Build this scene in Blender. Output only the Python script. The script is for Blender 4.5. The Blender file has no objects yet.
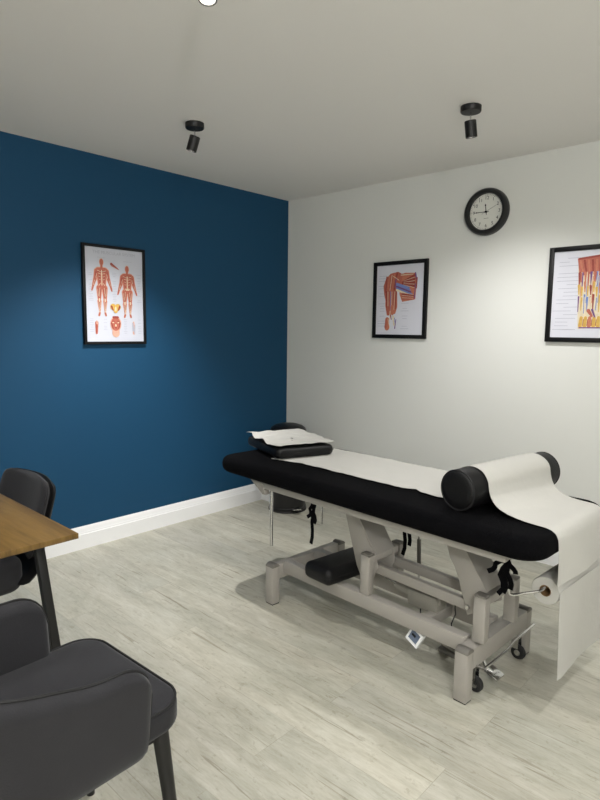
import bpy, bmesh, math, random
from math import sin, cos, pi, radians, sqrt
from mathutils import Vector, Matrix, noise

random.seed(7)
S = bpy.context.scene
COL = S.collection
H = 2.4

# ------------------------------------------------------------------ materials
def srgb(r, g, b):
    f = lambda c: (c / 255 / 12.92) if c / 255 <= 0.04045 else ((c / 255 + 0.055) / 1.055) ** 2.4
    return (f(r), f(g), f(b), 1)

def mat(name, col, rough=0.6, metal=0.0, spec=0.5, noise_amt=0.0, noise_scale=20, bump=0.0, bump_scale=60,
        sheen=0.0, emit=None, emit_s=0.0, stretch=(1, 1, 1)):
    m = bpy.data.materials.new(name); m.use_nodes = True
    nt = m.node_tree; N = nt.nodes; L = nt.links
    b = N['Principled BSDF']
    b.inputs['Base Color'].default_value = col
    b.inputs['Roughness'].default_value = rough
    b.inputs['Metallic'].default_value = metal
    b.inputs['Specular IOR Level'].default_value = spec
    b.inputs['Sheen Weight'].default_value = sheen
    b.inputs['Sheen Roughness'].default_value = 0.4
    if emit:
        b.inputs['Emission Color'].default_value = emit
        b.inputs['Emission Strength'].default_value = emit_s
    tc = N.new('ShaderNodeTexCoord'); mp = N.new('ShaderNodeMapping')
    mp.inputs['Scale'].default_value = stretch
    L.new(tc.outputs['Object'], mp.inputs['Vector'])
    if noise_amt:
        n = N.new('ShaderNodeTexNoise'); n.inputs['Scale'].default_value = noise_scale; n.inputs['Detail'].default_value = 6
        L.new(mp.outputs['Vector'], n.inputs['Vector'])
        mx = N.new('ShaderNodeMix'); mx.data_type = 'RGBA'
        mx.inputs[6].default_value = tuple(c * (1 - noise_amt) for c in col[:3]) + (1,)
        mx.inputs[7].default_value = tuple(min(1, c * (1 + noise_amt)) for c in col[:3]) + (1,)
        L.new(n.outputs['Fac'], mx.inputs[0]); L.new(mx.outputs[2], b.inputs['Base Color'])
    if bump:
        n2 = N.new('ShaderNodeTexNoise'); n2.inputs['Scale'].default_value = bump_scale; n2.inputs['Detail'].default_value = 4
        L.new(mp.outputs['Vector'], n2.inputs['Vector'])
        bp = N.new('ShaderNodeBump'); bp.inputs['Strength'].default_value = bump; bp.inputs['Distance'].default_value = 0.01
        L.new(n2.outputs['Fac'], bp.inputs['Height']); L.new(bp.outputs['Normal'], b.inputs['Normal'])
    return m

def wood_mat(name, dark, mid, light, plank_w, plank_l, rough, grain=14.0, seam=0.6, varamt=0.5, seam_sz=0.004):
    m = bpy.data.materials.new(name); m.use_nodes = True
    nt = m.node_tree; N = nt.nodes; L = nt.links; b = N['Principled BSDF']
    tc = N.new('ShaderNodeTexCoord')
    br = N.new('ShaderNodeTexBrick'); br.offset = 0.37; br.offset_frequency = 2; br.squash = 1.0
    br.inputs['Scale'].default_value = 1.0
    br.inputs['Brick Width'].default_value = plank_l; br.inputs['Row Height'].default_value = plank_w
    br.inputs['Mortar Size'].default_value = seam_sz; br.inputs['Mortar Smooth'].default_value = 0.6
    br.inputs['Bias'].default_value = 0.0
    br.inputs['Color1'].default_value = (0, 0, 0, 1); br.inputs['Color2'].default_value = (1, 1, 1, 1)
    br.inputs['Mortar'].default_value = (0.5, 0.5, 0.5, 1)
    L.new(tc.outputs['Object'], br.inputs['Vector'])
    # every plank shifts its grain by its own random shade
    sep = N.new('ShaderNodeSeparateXYZ'); L.new(tc.outputs['Object'], sep.inputs[0])
    comb = N.new('ShaderNodeCombineXYZ')
    mul = N.new('ShaderNodeMath'); mul.operation = 'MULTIPLY'; mul.inputs[1].default_value = 7.0
    L.new(br.outputs['Color'], mul.inputs[0])
    L.new(sep.outputs['X'], comb.inputs['X']); L.new(sep.outputs['Y'], comb.inputs['Y']); L.new(mul.outputs[0], comb.inputs['Z'])
    def nz(scale, sx, sy, det, dist=0.0):
        mp = N.new('ShaderNodeMapping'); mp.inputs['Scale'].default_value = (sx, sy, 1); L.new(comb.outputs[0], mp.inputs['Vector'])
        n = N.new('ShaderNodeTexNoise'); n.inputs['Scale'].default_value = scale; n.inputs['Detail'].default_value = det
        n.inputs['Roughness'].default_value = 0.65; n.inputs['Distortion'].default_value = dist
        L.new(mp.outputs[0], n.inputs['Vector']); return n
    n1 = nz(1.0, 1.6, grain, 8, 0.6); n2 = nz(1.0, 6, grain * 6, 4)
    n3 = nz(1.0, 1.1, 3.2, 4, 0.4)
    def ramp(src, stops):
        r = N.new('ShaderNodeValToRGB'); e = r.color_ramp.elements
        e[0].position, e[0].color = stops[0]; e[1].position, e[1].color = stops[-1]
        for s in stops[1:-1]:
            k = e.new(s[0]); k.color = s[1]
        L.new(src, r.inputs[0]); return r
    base = ramp(n1.outputs['Fac'], [(0.30, dark), (0.47, mid), (0.68, light)])
    g = ramp(n2.outputs['Fac'], [(0.30, (0.72, 0.70, 0.67, 1)), (0.52, (1, 1, 1, 1))])
    mx = N.new('ShaderNodeMix'); mx.data_type = 'RGBA'; mx.blend_type = 'MULTIPLY'; mx.inputs[0].default_value = 0.6
    L.new(base.outputs[0], mx.inputs[6]); L.new(g.outputs[0], mx.inputs[7])
    cl = ramp(n3.outputs['Fac'], [(0.35, (0.86, 0.865, 0.86, 1)), (0.65, (1.05, 1.045, 1.03, 1))])
    mx2 = N.new('ShaderNodeMix'); mx2.data_type = 'RGBA'; mx2.blend_type = 'MULTIPLY'; mx2.inputs[0].default_value = 1.0
    L.new(mx.outputs[2], mx2.inputs[6]); L.new(cl.outputs[0], mx2.inputs[7])
    pv = ramp(br.outputs['Color'], [(0.0, (1 - 0.16 * varamt, 1 - 0.16 * varamt, 1 - 0.16 * varamt, 1)), (1.0, (1 + 0.12 * varamt,) * 3 + (1,))])
    mx3 = N.new('ShaderNodeMix'); mx3.data_type = 'RGBA'; mx3.blend_type = 'MULTIPLY'; mx3.inputs[0].default_value = 1.0
    L.new(mx2.outputs[2], mx3.inputs[6]); L.new(pv.outputs[0], mx3.inputs[7])
    sm = N.new('ShaderNodeMix'); sm.data_type = 'RGBA'; sm.blend_type = 'MULTIPLY'
    ms = N.new('ShaderNodeMath'); ms.operation = 'MULTIPLY'; ms.inputs[1].default_value = seam
    L.new(br.outputs['Fac'], ms.inputs[0]); L.new(ms.outputs[0], sm.inputs[0])
    L.new(mx3.outputs[2], sm.inputs[6]); sm.inputs[7].default_value = (0.45, 0.42, 0.38, 1)
    L.new(sm.outputs[2], b.inputs['Base Color'])
    b.inputs['Roughness'].default_value = rough
    bp = N.new('ShaderNodeBump'); bp.inputs['Strength'].default_value = 0.12; bp.inputs['Distance'].default_value = 0.004
    L.new(n2.outputs['Fac'], bp.inputs['Height']); L.new(bp.outputs['Normal'], b.inputs['Normal'])
    return m

def floor_mat():
    """grey washed laminate: long boards, cloudy limed grain, thin dark cracks"""
    m = bpy.data.materials.new('grey_washed_laminate'); m.use_nodes = True
    nt = m.node_tree; N = nt.nodes; L = nt.links; b = N['Principled BSDF']
    tc = N.new('ShaderNodeTexCoord')
    br = N.new('ShaderNodeTexBrick'); br.offset = 0.37; br.offset_frequency = 2
    for k_, v_ in (('Scale', 1.0), ('Brick Width', 1.29), ('Row Height', 0.192), ('Mortar Size', 0.0014), ('Mortar Smooth', 0.5), ('Bias', 0.0)): br.inputs[k_].default_value = v_
    br.inputs['Color1'].default_value = (0, 0, 0, 1); br.inputs['Color2'].default_value = (1, 1, 1, 1); br.inputs['Mortar'].default_value = (0.5, 0.5, 0.5, 1)
    L.new(tc.outputs['Object'], br.inputs['Vector'])
    sep = N.new('ShaderNodeSeparateXYZ'); L.new(tc.outputs['Object'], sep.inputs[0]); comb = N.new('ShaderNodeCombineXYZ')
    mul = N.new('ShaderNodeMath'); mul.operation = 'MULTIPLY'; mul.inputs[1].default_value = 9.0
    L.new(br.outputs['Color'], mul.inputs[0]); L.new(sep.outputs['X'], comb.inputs['X']); L.new(sep.outputs['Y'], comb.inputs['Y']); L.new(mul.outputs[0], comb.inputs['Z'])
    def nz(sx, sy, det, rough=0.6, dist=0.0):
        mp = N.new('ShaderNodeMapping'); mp.inputs['Scale'].default_value = (sx, sy, 1); L.new(comb.outputs[0], mp.inputs['Vector'])
        n = N.new('ShaderNodeTexNoise'); n.inputs['Scale'].default_value = 1; n.inputs['Detail'].default_value = det
        n.inputs['Roughness'].default_value = rough; n.inputs['Distortion'].default_value = dist
        L.new(mp.outputs[0], n.inputs['Vector']); return n.outputs['Fac']
    def ramp(src, stops):
        r = N.new('ShaderNodeValToRGB'); e = r.color_ramp.elements
        e[0].position, e[0].color = stops[0]; e[1].position, e[1].color = stops[-1]
        for q in stops[1:-1]: e.new(q[0]).color = q[1]
        L.new(src, r.inputs[0]); return r.outputs[0]
    def mult(a, c_, fac=1.0):
        x = N.new('ShaderNodeMix'); x.data_type = 'RGBA'; x.blend_type = 'MULTIPLY'; x.inputs[0].default_value = fac
        L.new(a, x.inputs[6]); L.new(c_, x.inputs[7]); return x.outputs[2]
    base = ramp(nz(3.2, 13, 9, 0.72, 0.5), [(0.27, srgb(163, 160, 146)), (0.50, srgb(186, 183, 169)), (0.72, srgb(202, 200, 188))])
    cloud = ramp(nz(1.3, 3.0, 3), [(0.34, (0.88, 0.90, 0.90, 1)), (0.62, (1.0, 1.0, 1.0, 1))])
    fine = ramp(nz(16, 120, 5, 0.7), [(0.36, (0.86, 0.85, 0.82, 1)), (0.55, (1, 1, 1, 1))])
    crack = ramp(nz(2.4, 60, 4, 0.55, 0.8), [(0.335, (0.62, 0.59, 0.54, 1)), (0.37, (1, 1, 1, 1))])
    speck = ramp(nz(22, 34, 4, 0.75), [(0.34, (0.70, 0.68, 0.64, 1)), (0.42, (1, 1, 1, 1))])
    board = ramp(br.outputs['Color'], [(0.0, (0.90, 0.905, 0.91, 1)), (1.0, (1.04, 1.035, 1.02, 1))])
    c_ = mult(base, cloud); c_ = mult(c_, fine, 0.8); c_ = mult(c_, crack, 0.8); c_ = mult(c_, speck, 0.6); c_ = mult(c_, board)
    sm = N.new('ShaderNodeMix'); sm.data_type = 'RGBA'; sm.blend_type = 'MULTIPLY'
    ms = N.new('ShaderNodeMath'); ms.operation = 'MULTIPLY'; ms.inputs[1].default_value = 0.35
    L.new(br.outputs['Fac'], ms.inputs[0]); L.new(ms.outputs[0], sm.inputs[0]); L.new(c_, sm.inputs[6]); sm.inputs[7].default_value = (0.45, 0.42, 0.38, 1)
    L.new(sm.outputs[2], b.inputs['Base Color']); b.inputs['Roughness'].default_value = 0.4
    return m

M = {}
M['blue'] = mat('blue_wall_paint', srgb(10, 66, 99), 0.65, spec=0.35, noise_amt=0.03, noise_scale=3, bump=0.03, bump_scale=220)
M['white'] = mat('white_wall_paint', srgb(221, 222, 217), 0.6, noise_amt=0.015, noise_scale=3, bump=0.03, bump_scale=220)
M['ceil'] = mat('white_ceiling_paint', srgb(236, 234, 230), 0.8, noise_amt=0.01, noise_scale=2)
M['skirt'] = mat('white_gloss_paint', srgb(243, 244, 245), 0.25)
M['floor'] = floor_mat()
M['tabletop'] = wood_mat('warm_oak_top', srgb(70, 52, 24), srgb(112, 86, 42), srgb(134, 106, 58), 0.35, 2.6, 0.4, grain=16, seam=0.2, varamt=0.4)
M['black_metal'] = mat('black_powder_coat', srgb(10, 10, 11), 0.5, noise_amt=0.05)
M['fabric'] = mat('charcoal_velvet', srgb(39, 39, 42), 0.85, spec=0.3, noise_amt=0.4, noise_scale=6, bump=0.15, bump_scale=300, sheen=0.12)
M['piping'] = mat('black_piping_cord', srgb(12, 12, 13), 0.7, bump=0.1)
M['cream'] = mat('light_grey_enamel', srgb(158, 154, 147), 0.38, noise_amt=0.02)
M['cap'] = mat('mid_grey_plastic_cap', srgb(112, 109, 103), 0.5, noise_amt=0.03)
M['towel'] = mat('black_towelling', srgb(6, 6, 8), 0.95, spec=0.08, noise_amt=0.3, noise_scale=120, bump=0.5, bump_scale=260)
M['vinyl'] = mat('black_vinyl', srgb(13, 13, 14), 0.5, spec=0.3, noise_amt=0.05, bump=0.12, bump_scale=180)
M['paper'] = mat('white_tissue_paper', srgb(184, 183, 177), 0.85, noise_amt=0.015, bump=0.12, bump_scale=40)
M['card'] = mat('brown_cardboard_core', srgb(120, 92, 58), 0.8, noise_amt=0.1)
M['chrome'] = mat('chrome_plate', srgb(205, 205, 205), 0.18, metal=1.0)
M['rubber'] = mat('black_rubber', srgb(26, 26, 27), 0.6)
M['motor'] = mat('dull_grey_motor_housing', srgb(142, 139, 130), 0.5, noise_amt=0.06)
M['frame'] = mat('black_satin_frame', srgb(9, 9, 10), 0.5, spec=0.3, noise_amt=0.05)
M['print'] = mat('poster_paper', srgb(214, 215, 224), 0.5, noise_amt=0.01)
M['printw'] = mat('poster_paper_white', srgb(196, 199, 210), 0.5, noise_amt=0.01)
M['ink'] = mat('grey_printed_text', srgb(168, 170, 184), 0.6)
M['inkd'] = mat('black_ink', srgb(24, 24, 26), 0.6)
M['dial'] = mat('clock_dial_card', srgb(226, 226, 218), 0.5)
M['clockrim'] = mat('black_clock_plastic', srgb(20, 21, 22), 0.32)
M['bin'] = mat('black_bin_plastic', srgb(15, 15, 17), 0.4)
M['lens'] = mat('lit_lamp_lens', srgb(255, 250, 238), 0.5, emit=(1, 0.95, 0.85, 1), emit_s=60)
M['display'] = mat('handset_label_blue_grey', srgb(104, 116, 136), 0.4)
M['muscle'] = mat('muscle_red_print', srgb(176, 96, 78), 0.6, noise_amt=0.4, noise_scale=130, stretch=(2.2, 2.2, 0.5))
M['muscle2'] = mat('muscle_pale_print', srgb(206, 162, 142), 0.6, noise_amt=0.25, noise_scale=120, stretch=(2.2, 2.2, 0.6))
M['muscle3'] = mat('muscle_dark_red_print', srgb(146, 62, 52), 0.6, noise_amt=0.35, noise_scale=110)
M['muscleblue'] = mat('vein_blue_print', srgb(112, 132, 190), 0.6, noise_amt=0.3, noise_scale=90)
M['musclepurple'] = mat('purple_print', srgb(112, 74, 126), 0.6, noise_amt=0.3, noise_scale=70)
M['muscleyellow'] = mat('tendon_yellow_print', srgb(204, 164, 78), 0.6, noise_amt=0.3, noise_scale=70)
M['bone'] = mat('bone_print', srgb(216, 204, 176), 0.6, noise_amt=0.2, noise_scale=60)
M['orange'] = mat('muscle_orange_print', srgb(190, 116, 90), 0.6, noise_amt=0.35, noise_scale=110, stretch=(2.2, 2.2, 0.6))

# ------------------------------------------------------------------ mesh helpers
def finish(bm, angle=35):
    bmesh.ops.recalc_face_normals(bm, faces=bm.faces[:])
    return bm

def obj(name, bm, m, parent=None, loc=None, rot=None, angle=35, smooth=True, recalc=True):
    if recalc: bmesh.ops.recalc_face_normals(bm, faces=bm.faces[:])
    me = bpy.data.meshes.new(name); bm.to_mesh(me); bm.free()
    if smooth:
        me.polygons.foreach_set('use_smooth', [True] * len(me.polygons))
        me.set_sharp_from_angle(angle=radians(angle))
    me.materials.append(M[m] if isinstance(m, str) else m)
    o = bpy.data.objects.new(name, me); COL.objects.link(o)
    if parent: o.parent = parent
    if loc: o.location = loc
    if rot: o.rotation_euler = rot
    return o

def thing(name, label, cat, loc=(0, 0, 0), rotz=0.0, group=None):
    o = bpy.data.objects.new(name, None); o.empty_display_size = 0.1; COL.objects.link(o)
    o.location = loc; o.rotation_euler = (0, 0, rotz)
    o['label'] = label; o['category'] = cat
    if group: o['group'] = group
    return o

def tag(o, label, cat, group=None):
    o['label'] = label; o['category'] = cat
    if group: o['group'] = group
    return o

def merge(bm, src):
    me = bpy.data.meshes.new('t'); src.to_mesh(me); src.free(); bm.from_mesh(me); bpy.data.meshes.remove(me)

def box(bm, c, s, bev=0.0, rot=None, seg=2):
    t = bmesh.new(); bmesh.ops.create_cube(t, size=1)
    for v in t.verts: v.co = Vector((v.co.x * s[0], v.co.y * s[1], v.co.z * s[2]))
    if bev: bmesh.ops.bevel(t, geom=t.edges[:], offset=bev, segments=seg, profile=0.5, affect='EDGES')
    if rot: bmesh.ops.rotate(t, cent=(0, 0, 0), matrix=rot, verts=t.verts)
    bmesh.ops.translate(t, vec=c, verts=t.verts)
    merge(bm, t); return bm

def BX(c, s, bev=0.0, rot=None, seg=2): return box(bmesh.new(), c, s, bev, rot, seg)

def tube(bm, pts, r, n=10, caps=True):
    pts = [Vector(q) for q in pts]; rings = []
    rr = r if isinstance(r, (list, tuple)) else [r] * len(pts)
    up = None
    for i, q in enumerate(pts):
        d = (pts[min(i + 1, len(pts) - 1)] - pts[max(i - 1, 0)]).normalized()
        if up is None:
            up = Vector((0, 0, 1)) if abs(d.z) < 0.9 else Vector((1, 0, 0))
        a = d.cross(up)
        if a.length < 1e-4: a = d.cross(Vector((0, 1, 0)))
        a.normalize(); b = a.cross(d).normalized(); up = b
        rings.append([bm.verts.new(q + a * cos(2 * pi * k / n) * rr[i] + b * sin(2 * pi * k / n) * rr[i]) for k in range(n)])
    for i in range(len(rings) - 1):
        for k in range(n):
            bm.faces.new((rings[i][k], rings[i][(k + 1) % n], rings[i + 1][(k + 1) % n], rings[i + 1][k]))
    if caps: bm.faces.new(rings[0]); bm.faces.new(rings[-1][::-1])
    return bm

def TB(pts, r, n=10): return tube(bmesh.new(), pts, r, n)

def bar(bm, a, b, w, h, bev=0.003):
    """rectangular bar from a to b, w across (horizontal), h the other way"""
    a, b = Vector(a), Vector(b); d = b - a; L_ = d.length; d.normalize()
    up = Vector((0, 0, 1)) if abs(d.z) < 0.95 else Vector((0, 1, 0))
    side = d.cross(up).normalized(); up2 = side.cross(d)
    R = Matrix((d, side, up2)).transposed()
    return box(bm, (a + b) / 2, (L_, w, h), bev, R)

def lathe(bm, prof, n=32, axis='Z', c=(0, 0, 0)):
    rings = []
    def P(r, h, a):
        x, y = r * cos(a), r * sin(a)
        v = {'Z': (x, y, h), 'Y': (x, h, y), 'X': (h, x, y)}[axis]
        return Vector(v) + Vector(c)
    for r, h in prof:
        if r < 1e-6: rings.append([bm.verts.new(P(0, h, 0))])
        else: rings.append([bm.verts.new(P(r, h, 2 * pi * k / n)) for k in range(n)])
    for i in range(len(rings) - 1):
        A, B = rings[i], rings[i + 1]
        for k in range(n):
            if len(A) == 1 and len(B) == 1: continue
            if len(A) == 1: bm.faces.new((A[0], B[k], B[(k + 1) % n]))
            elif len(B) == 1: bm.faces.new((A[k], A[(k + 1) % n], B[0]))
            else: bm.faces.new((A[k], A[(k + 1) % n], B[(k + 1) % n], B[k]))
    return bm

def LT(prof, n=32, axis='Z', c=(0, 0, 0)): return lathe(bmesh.new(), prof, n, axis, c)

def prism(bm, poly, plane, d0, d1, bev=0.0):
    """poly in 2D; plane 'XZ' extrudes along y, 'YZ' along x, 'XY' along z"""
    t = bmesh.new()
    def P(a, b, d): return {'XZ': (a, d, b), 'YZ': (d, a, b), 'XY': (a, b, d)}[plane]
    A = [t.verts.new(P(a, b, d0)) for a, b in poly]; B = [t.verts.new(P(a, b, d1)) for a, b in poly]
    n = len(poly)
    t.faces.new(A); t.faces.new(B[::-1])
    for k in range(n): t.faces.new((A[k], B[k], B[(k + 1) % n], A[(k + 1) % n]))
    bmesh.ops.recalc_face_normals(t, faces=t.faces[:])
    if bev: bmesh.ops.bevel(t, geom=t.edges[:], offset=bev, segments=2, profile=0.5, affect='EDGES')
    merge(bm, t); return bm

def rrect(hx, hy, r, n=6):
    r = max(min(r, hx, hy), 1e-4); out = []
    for (sx, sy, a0) in ((1, 1, 0), (-1, 1, 90), (-1, -1, 180), (1, -1, 270)):
        for k in range(n + 1):
            a = radians(a0 + 90 * k / n)
            out.append((sx * (hx - r) + r * cos(a), sy * (hy - r) + r * sin(a)))
    return out

def slab(bm, cx, cy, z0, z1, hx, hy, r, er, n=8, m=5, crown=0.0, nz=0.0, seed=0.0):
    """cushion-like slab: rounded plan corners r, rounded edges er, slightly crowned top"""
    prof = []
    for k in range(m + 1):
        a = -pi / 2 + (pi / 2) * k / m; prof.append((er - er * cos(a), z0 + er + er * sin(a)))
    for k in range(m + 1):
        a = (pi / 2) * k / m; prof.append((er - er * cos(a), z1 - er + er * sin(a)))
    rings = []
    inn = [0.25, 0.5, 0.75, 0.93]
    tops = [(er + (min(hx, hy) - er) * f, z1 + crown * sin(f * pi / 2)) for f in inn]
    for ins, z in prof + tops:
        rings.append([bm.verts.new((cx + x, cy + y, z)) for x, y in rrect(hx - ins, hy - ins, max(r - ins, 0.004), n)])
    for i in range(len(rings) - 1):
        A, B = rings[i], rings[i + 1]; L_ = len(A)
        for k in range(L_): bm.faces.new((A[k], A[(k + 1) % L_], B[(k + 1) % L_], B[k]))
    bm.faces.new(rings[0][::-1]); bm.faces.new(rings[-1])
    if nz:
        for v in bm.verts:
            d = noise.noise_vector(v.co * 5 + Vector((seed, seed, 0))) * nz
            v.co += d
    return bm

INK = [0]
def polytile(bm, pts, y=0.0):
    INK[0] += 1; y = -0.0125 - INK[0] * 3e-6      # each ink lies a hair above the one before
    vs = [bm.verts.new((x, y, z)) for x, z in pts]
    try: bm.faces.new(vs)
    except ValueError: pass

# ------------------------------------------------------------------ the room
RX, RY = 4.7, -4.9
def struct(name, bm, m, **k):
    o = obj(name, bm, m, **k); o['kind'] = 'structure'; return o
T = 0.12
struct('floor', BX((RX / 2, RY / 2, -T / 2), (RX + 2 * T, -RY + 2 * T, T)), 'floor')
struct('ceiling', BX((RX / 2, RY / 2, H + T / 2), (RX + 2 * T, -RY + 2 * T, T)), 'ceil')
struct('wall_left', BX((-T / 2, RY / 2, H / 2), (T, -RY, H)), 'blue')
struct('wall_far', BX((RX / 2, T / 2, H / 2), (RX + 2 * T, T, H)), 'white')
struct('wall_right', BX((RX + T / 2, RY / 2, H / 2), (T, -RY, H)), 'white')
struct('wall_near', BX((RX / 2, RY - T / 2, H / 2), (RX + 2 * T, T, H)), 'white')
# moulded skirting: depth / height profile
SK = [(0, 0), (0.018, 0), (0.018, 0.092), (0.0145, 0.097), (0.0145, 0.103), (0.011, 0.112), (0.0105, 0.124), (0.008, 0.132), (0.005, 0.1415), (0, 0.1415)]
bm = bmesh.new(); prism(bm, SK, 'XZ', RY, -0.30); struct('baseboard_left', bm, 'skirt', angle=20)
bm = bmesh.new(); prism(bm, [(-a, b) for a, b in SK], 'YZ', 0.135, RX); struct('baseboard_far', bm, 'skirt', angle=20)
bm = bmesh.new(); prism(bm, [(RX - a, b) for a, b in SK], 'XZ', RY, -0.019); struct('baseboard_right', bm, 'skirt', angle=20)
bm = bmesh.new(); prism(bm, [(RY + a, b) for a, b in SK], 'YZ', 0.019, RX - 0.019); struct('baseboard_near', bm, 'skirt', angle=20)
# low white pipe boxing in the corner
bm = bmesh.new(); box(bm, (0.066, -0.15, 0.11), (0.132, 0.30, 0.22), 0.003)
box(bm, (0.070, -0.152, 0.225), (0.140, 0.304, 0.012), 0.003); struct('trim_1', bm, 'skirt')

# ------------------------------------------------------------------ framed posters
def text_bm(txt, size, align='CENTER'):
    cu = bpy.data.curves.new('t', 'FONT'); cu.body = txt; cu.size = size; cu.align_x = align; cu.align_y = 'CENTER'; cu.resolution_u = 3
    o = bpy.data.objects.new('t', cu); COL.objects.link(o)
    dg = bpy.context.evaluated_depsgraph_get(); me = bpy.data.meshes.new_from_object(o.evaluated_get(dg))
    b = bmesh.new(); b.from_mesh(me); bpy.data.meshes.remove(me); bpy.data.objects.remove(o); bpy.data.curves.remove(cu)
    return b

def add_text(bm, txt, size, x, z, y, sx=1.0):
    t = text_bm(txt, size)
    for v in t.verts: v.co = Vector((x + v.co.x * sx, y, z + v.co.y))
    merge(bm, t)

def capsule(bm, a, b, ra, rb, y, n=7):
    """flat tapered capsule on the poster plane (x,z)"""
    ax, az = a; bx, bz = b; ang = math.atan2(bz - az, bx - ax); pts = []
    for k in range(n + 1):
        t = ang + pi / 2 + pi * k / n; pts.append((ax + ra * cos(t), az + ra * sin(t)))
    for k in range(n + 1):
        t = ang - pi / 2 + pi * k / n; pts.append((bx + rb * cos(t), bz + rb * sin(t)))
    polytile(bm, pts, y)

def ellipse(bm, c, rx, rz, y, n=16):
    polytile(bm, [(c[0] + rx * cos(2 * pi * k / n), c[1] + rz * sin(2 * pi * k / n)) for k in range(n)], y)

def poster(name, label, w, h, loc, rotz, fw=0.017, fd=0.022, paper='print'):
    INK[0] = 0
    """local frame: x right, z up, front faces -y; back at y=0"""
    t = thing(name, label, 'framed poster', loc, rotz, 'framed anatomy posters on the walls')
    bm = bmesh.new()
    for sx in (-1, 1): box(bm, (sx * (w - fw) / 2, -fd / 2, 0), (fw, fd, h), 0.0015)
    for sz in (-1, 1): box(bm, (0, -fd / 2, sz * (h - fw) / 2), (w - 2 * fw + 0.002, fd, fw), 0.0015)
    obj('frame', bm, 'frame', t)
    return t, obj('print', BX((0, -0.010, 0), (w - 2 * fw, 0.004, h - 2 * fw)), paper, t)

def print_on(o, layers):
    """printed marks become faces of the sheet's own mesh, each ink its own material"""
    bm = bmesh.new(); bm.from_mesh(o.data)
    for b_, m_ in layers:
        if m_ not in [x.name for x in o.data.materials]: o.data.materials.append(M[m_])
        for f in b_.faces: f.material_index = len(o.data.materials) - 1
        for f in b_.faces: f.smooth = False
        t = bpy.data.meshes.new('t'); b_.to_mesh(t); b_.free(); bm.from_mesh(t); bpy.data.meshes.remove(t)
    bm.to_mesh(o.data); bm.free()

Y0 = -0.0125
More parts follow.
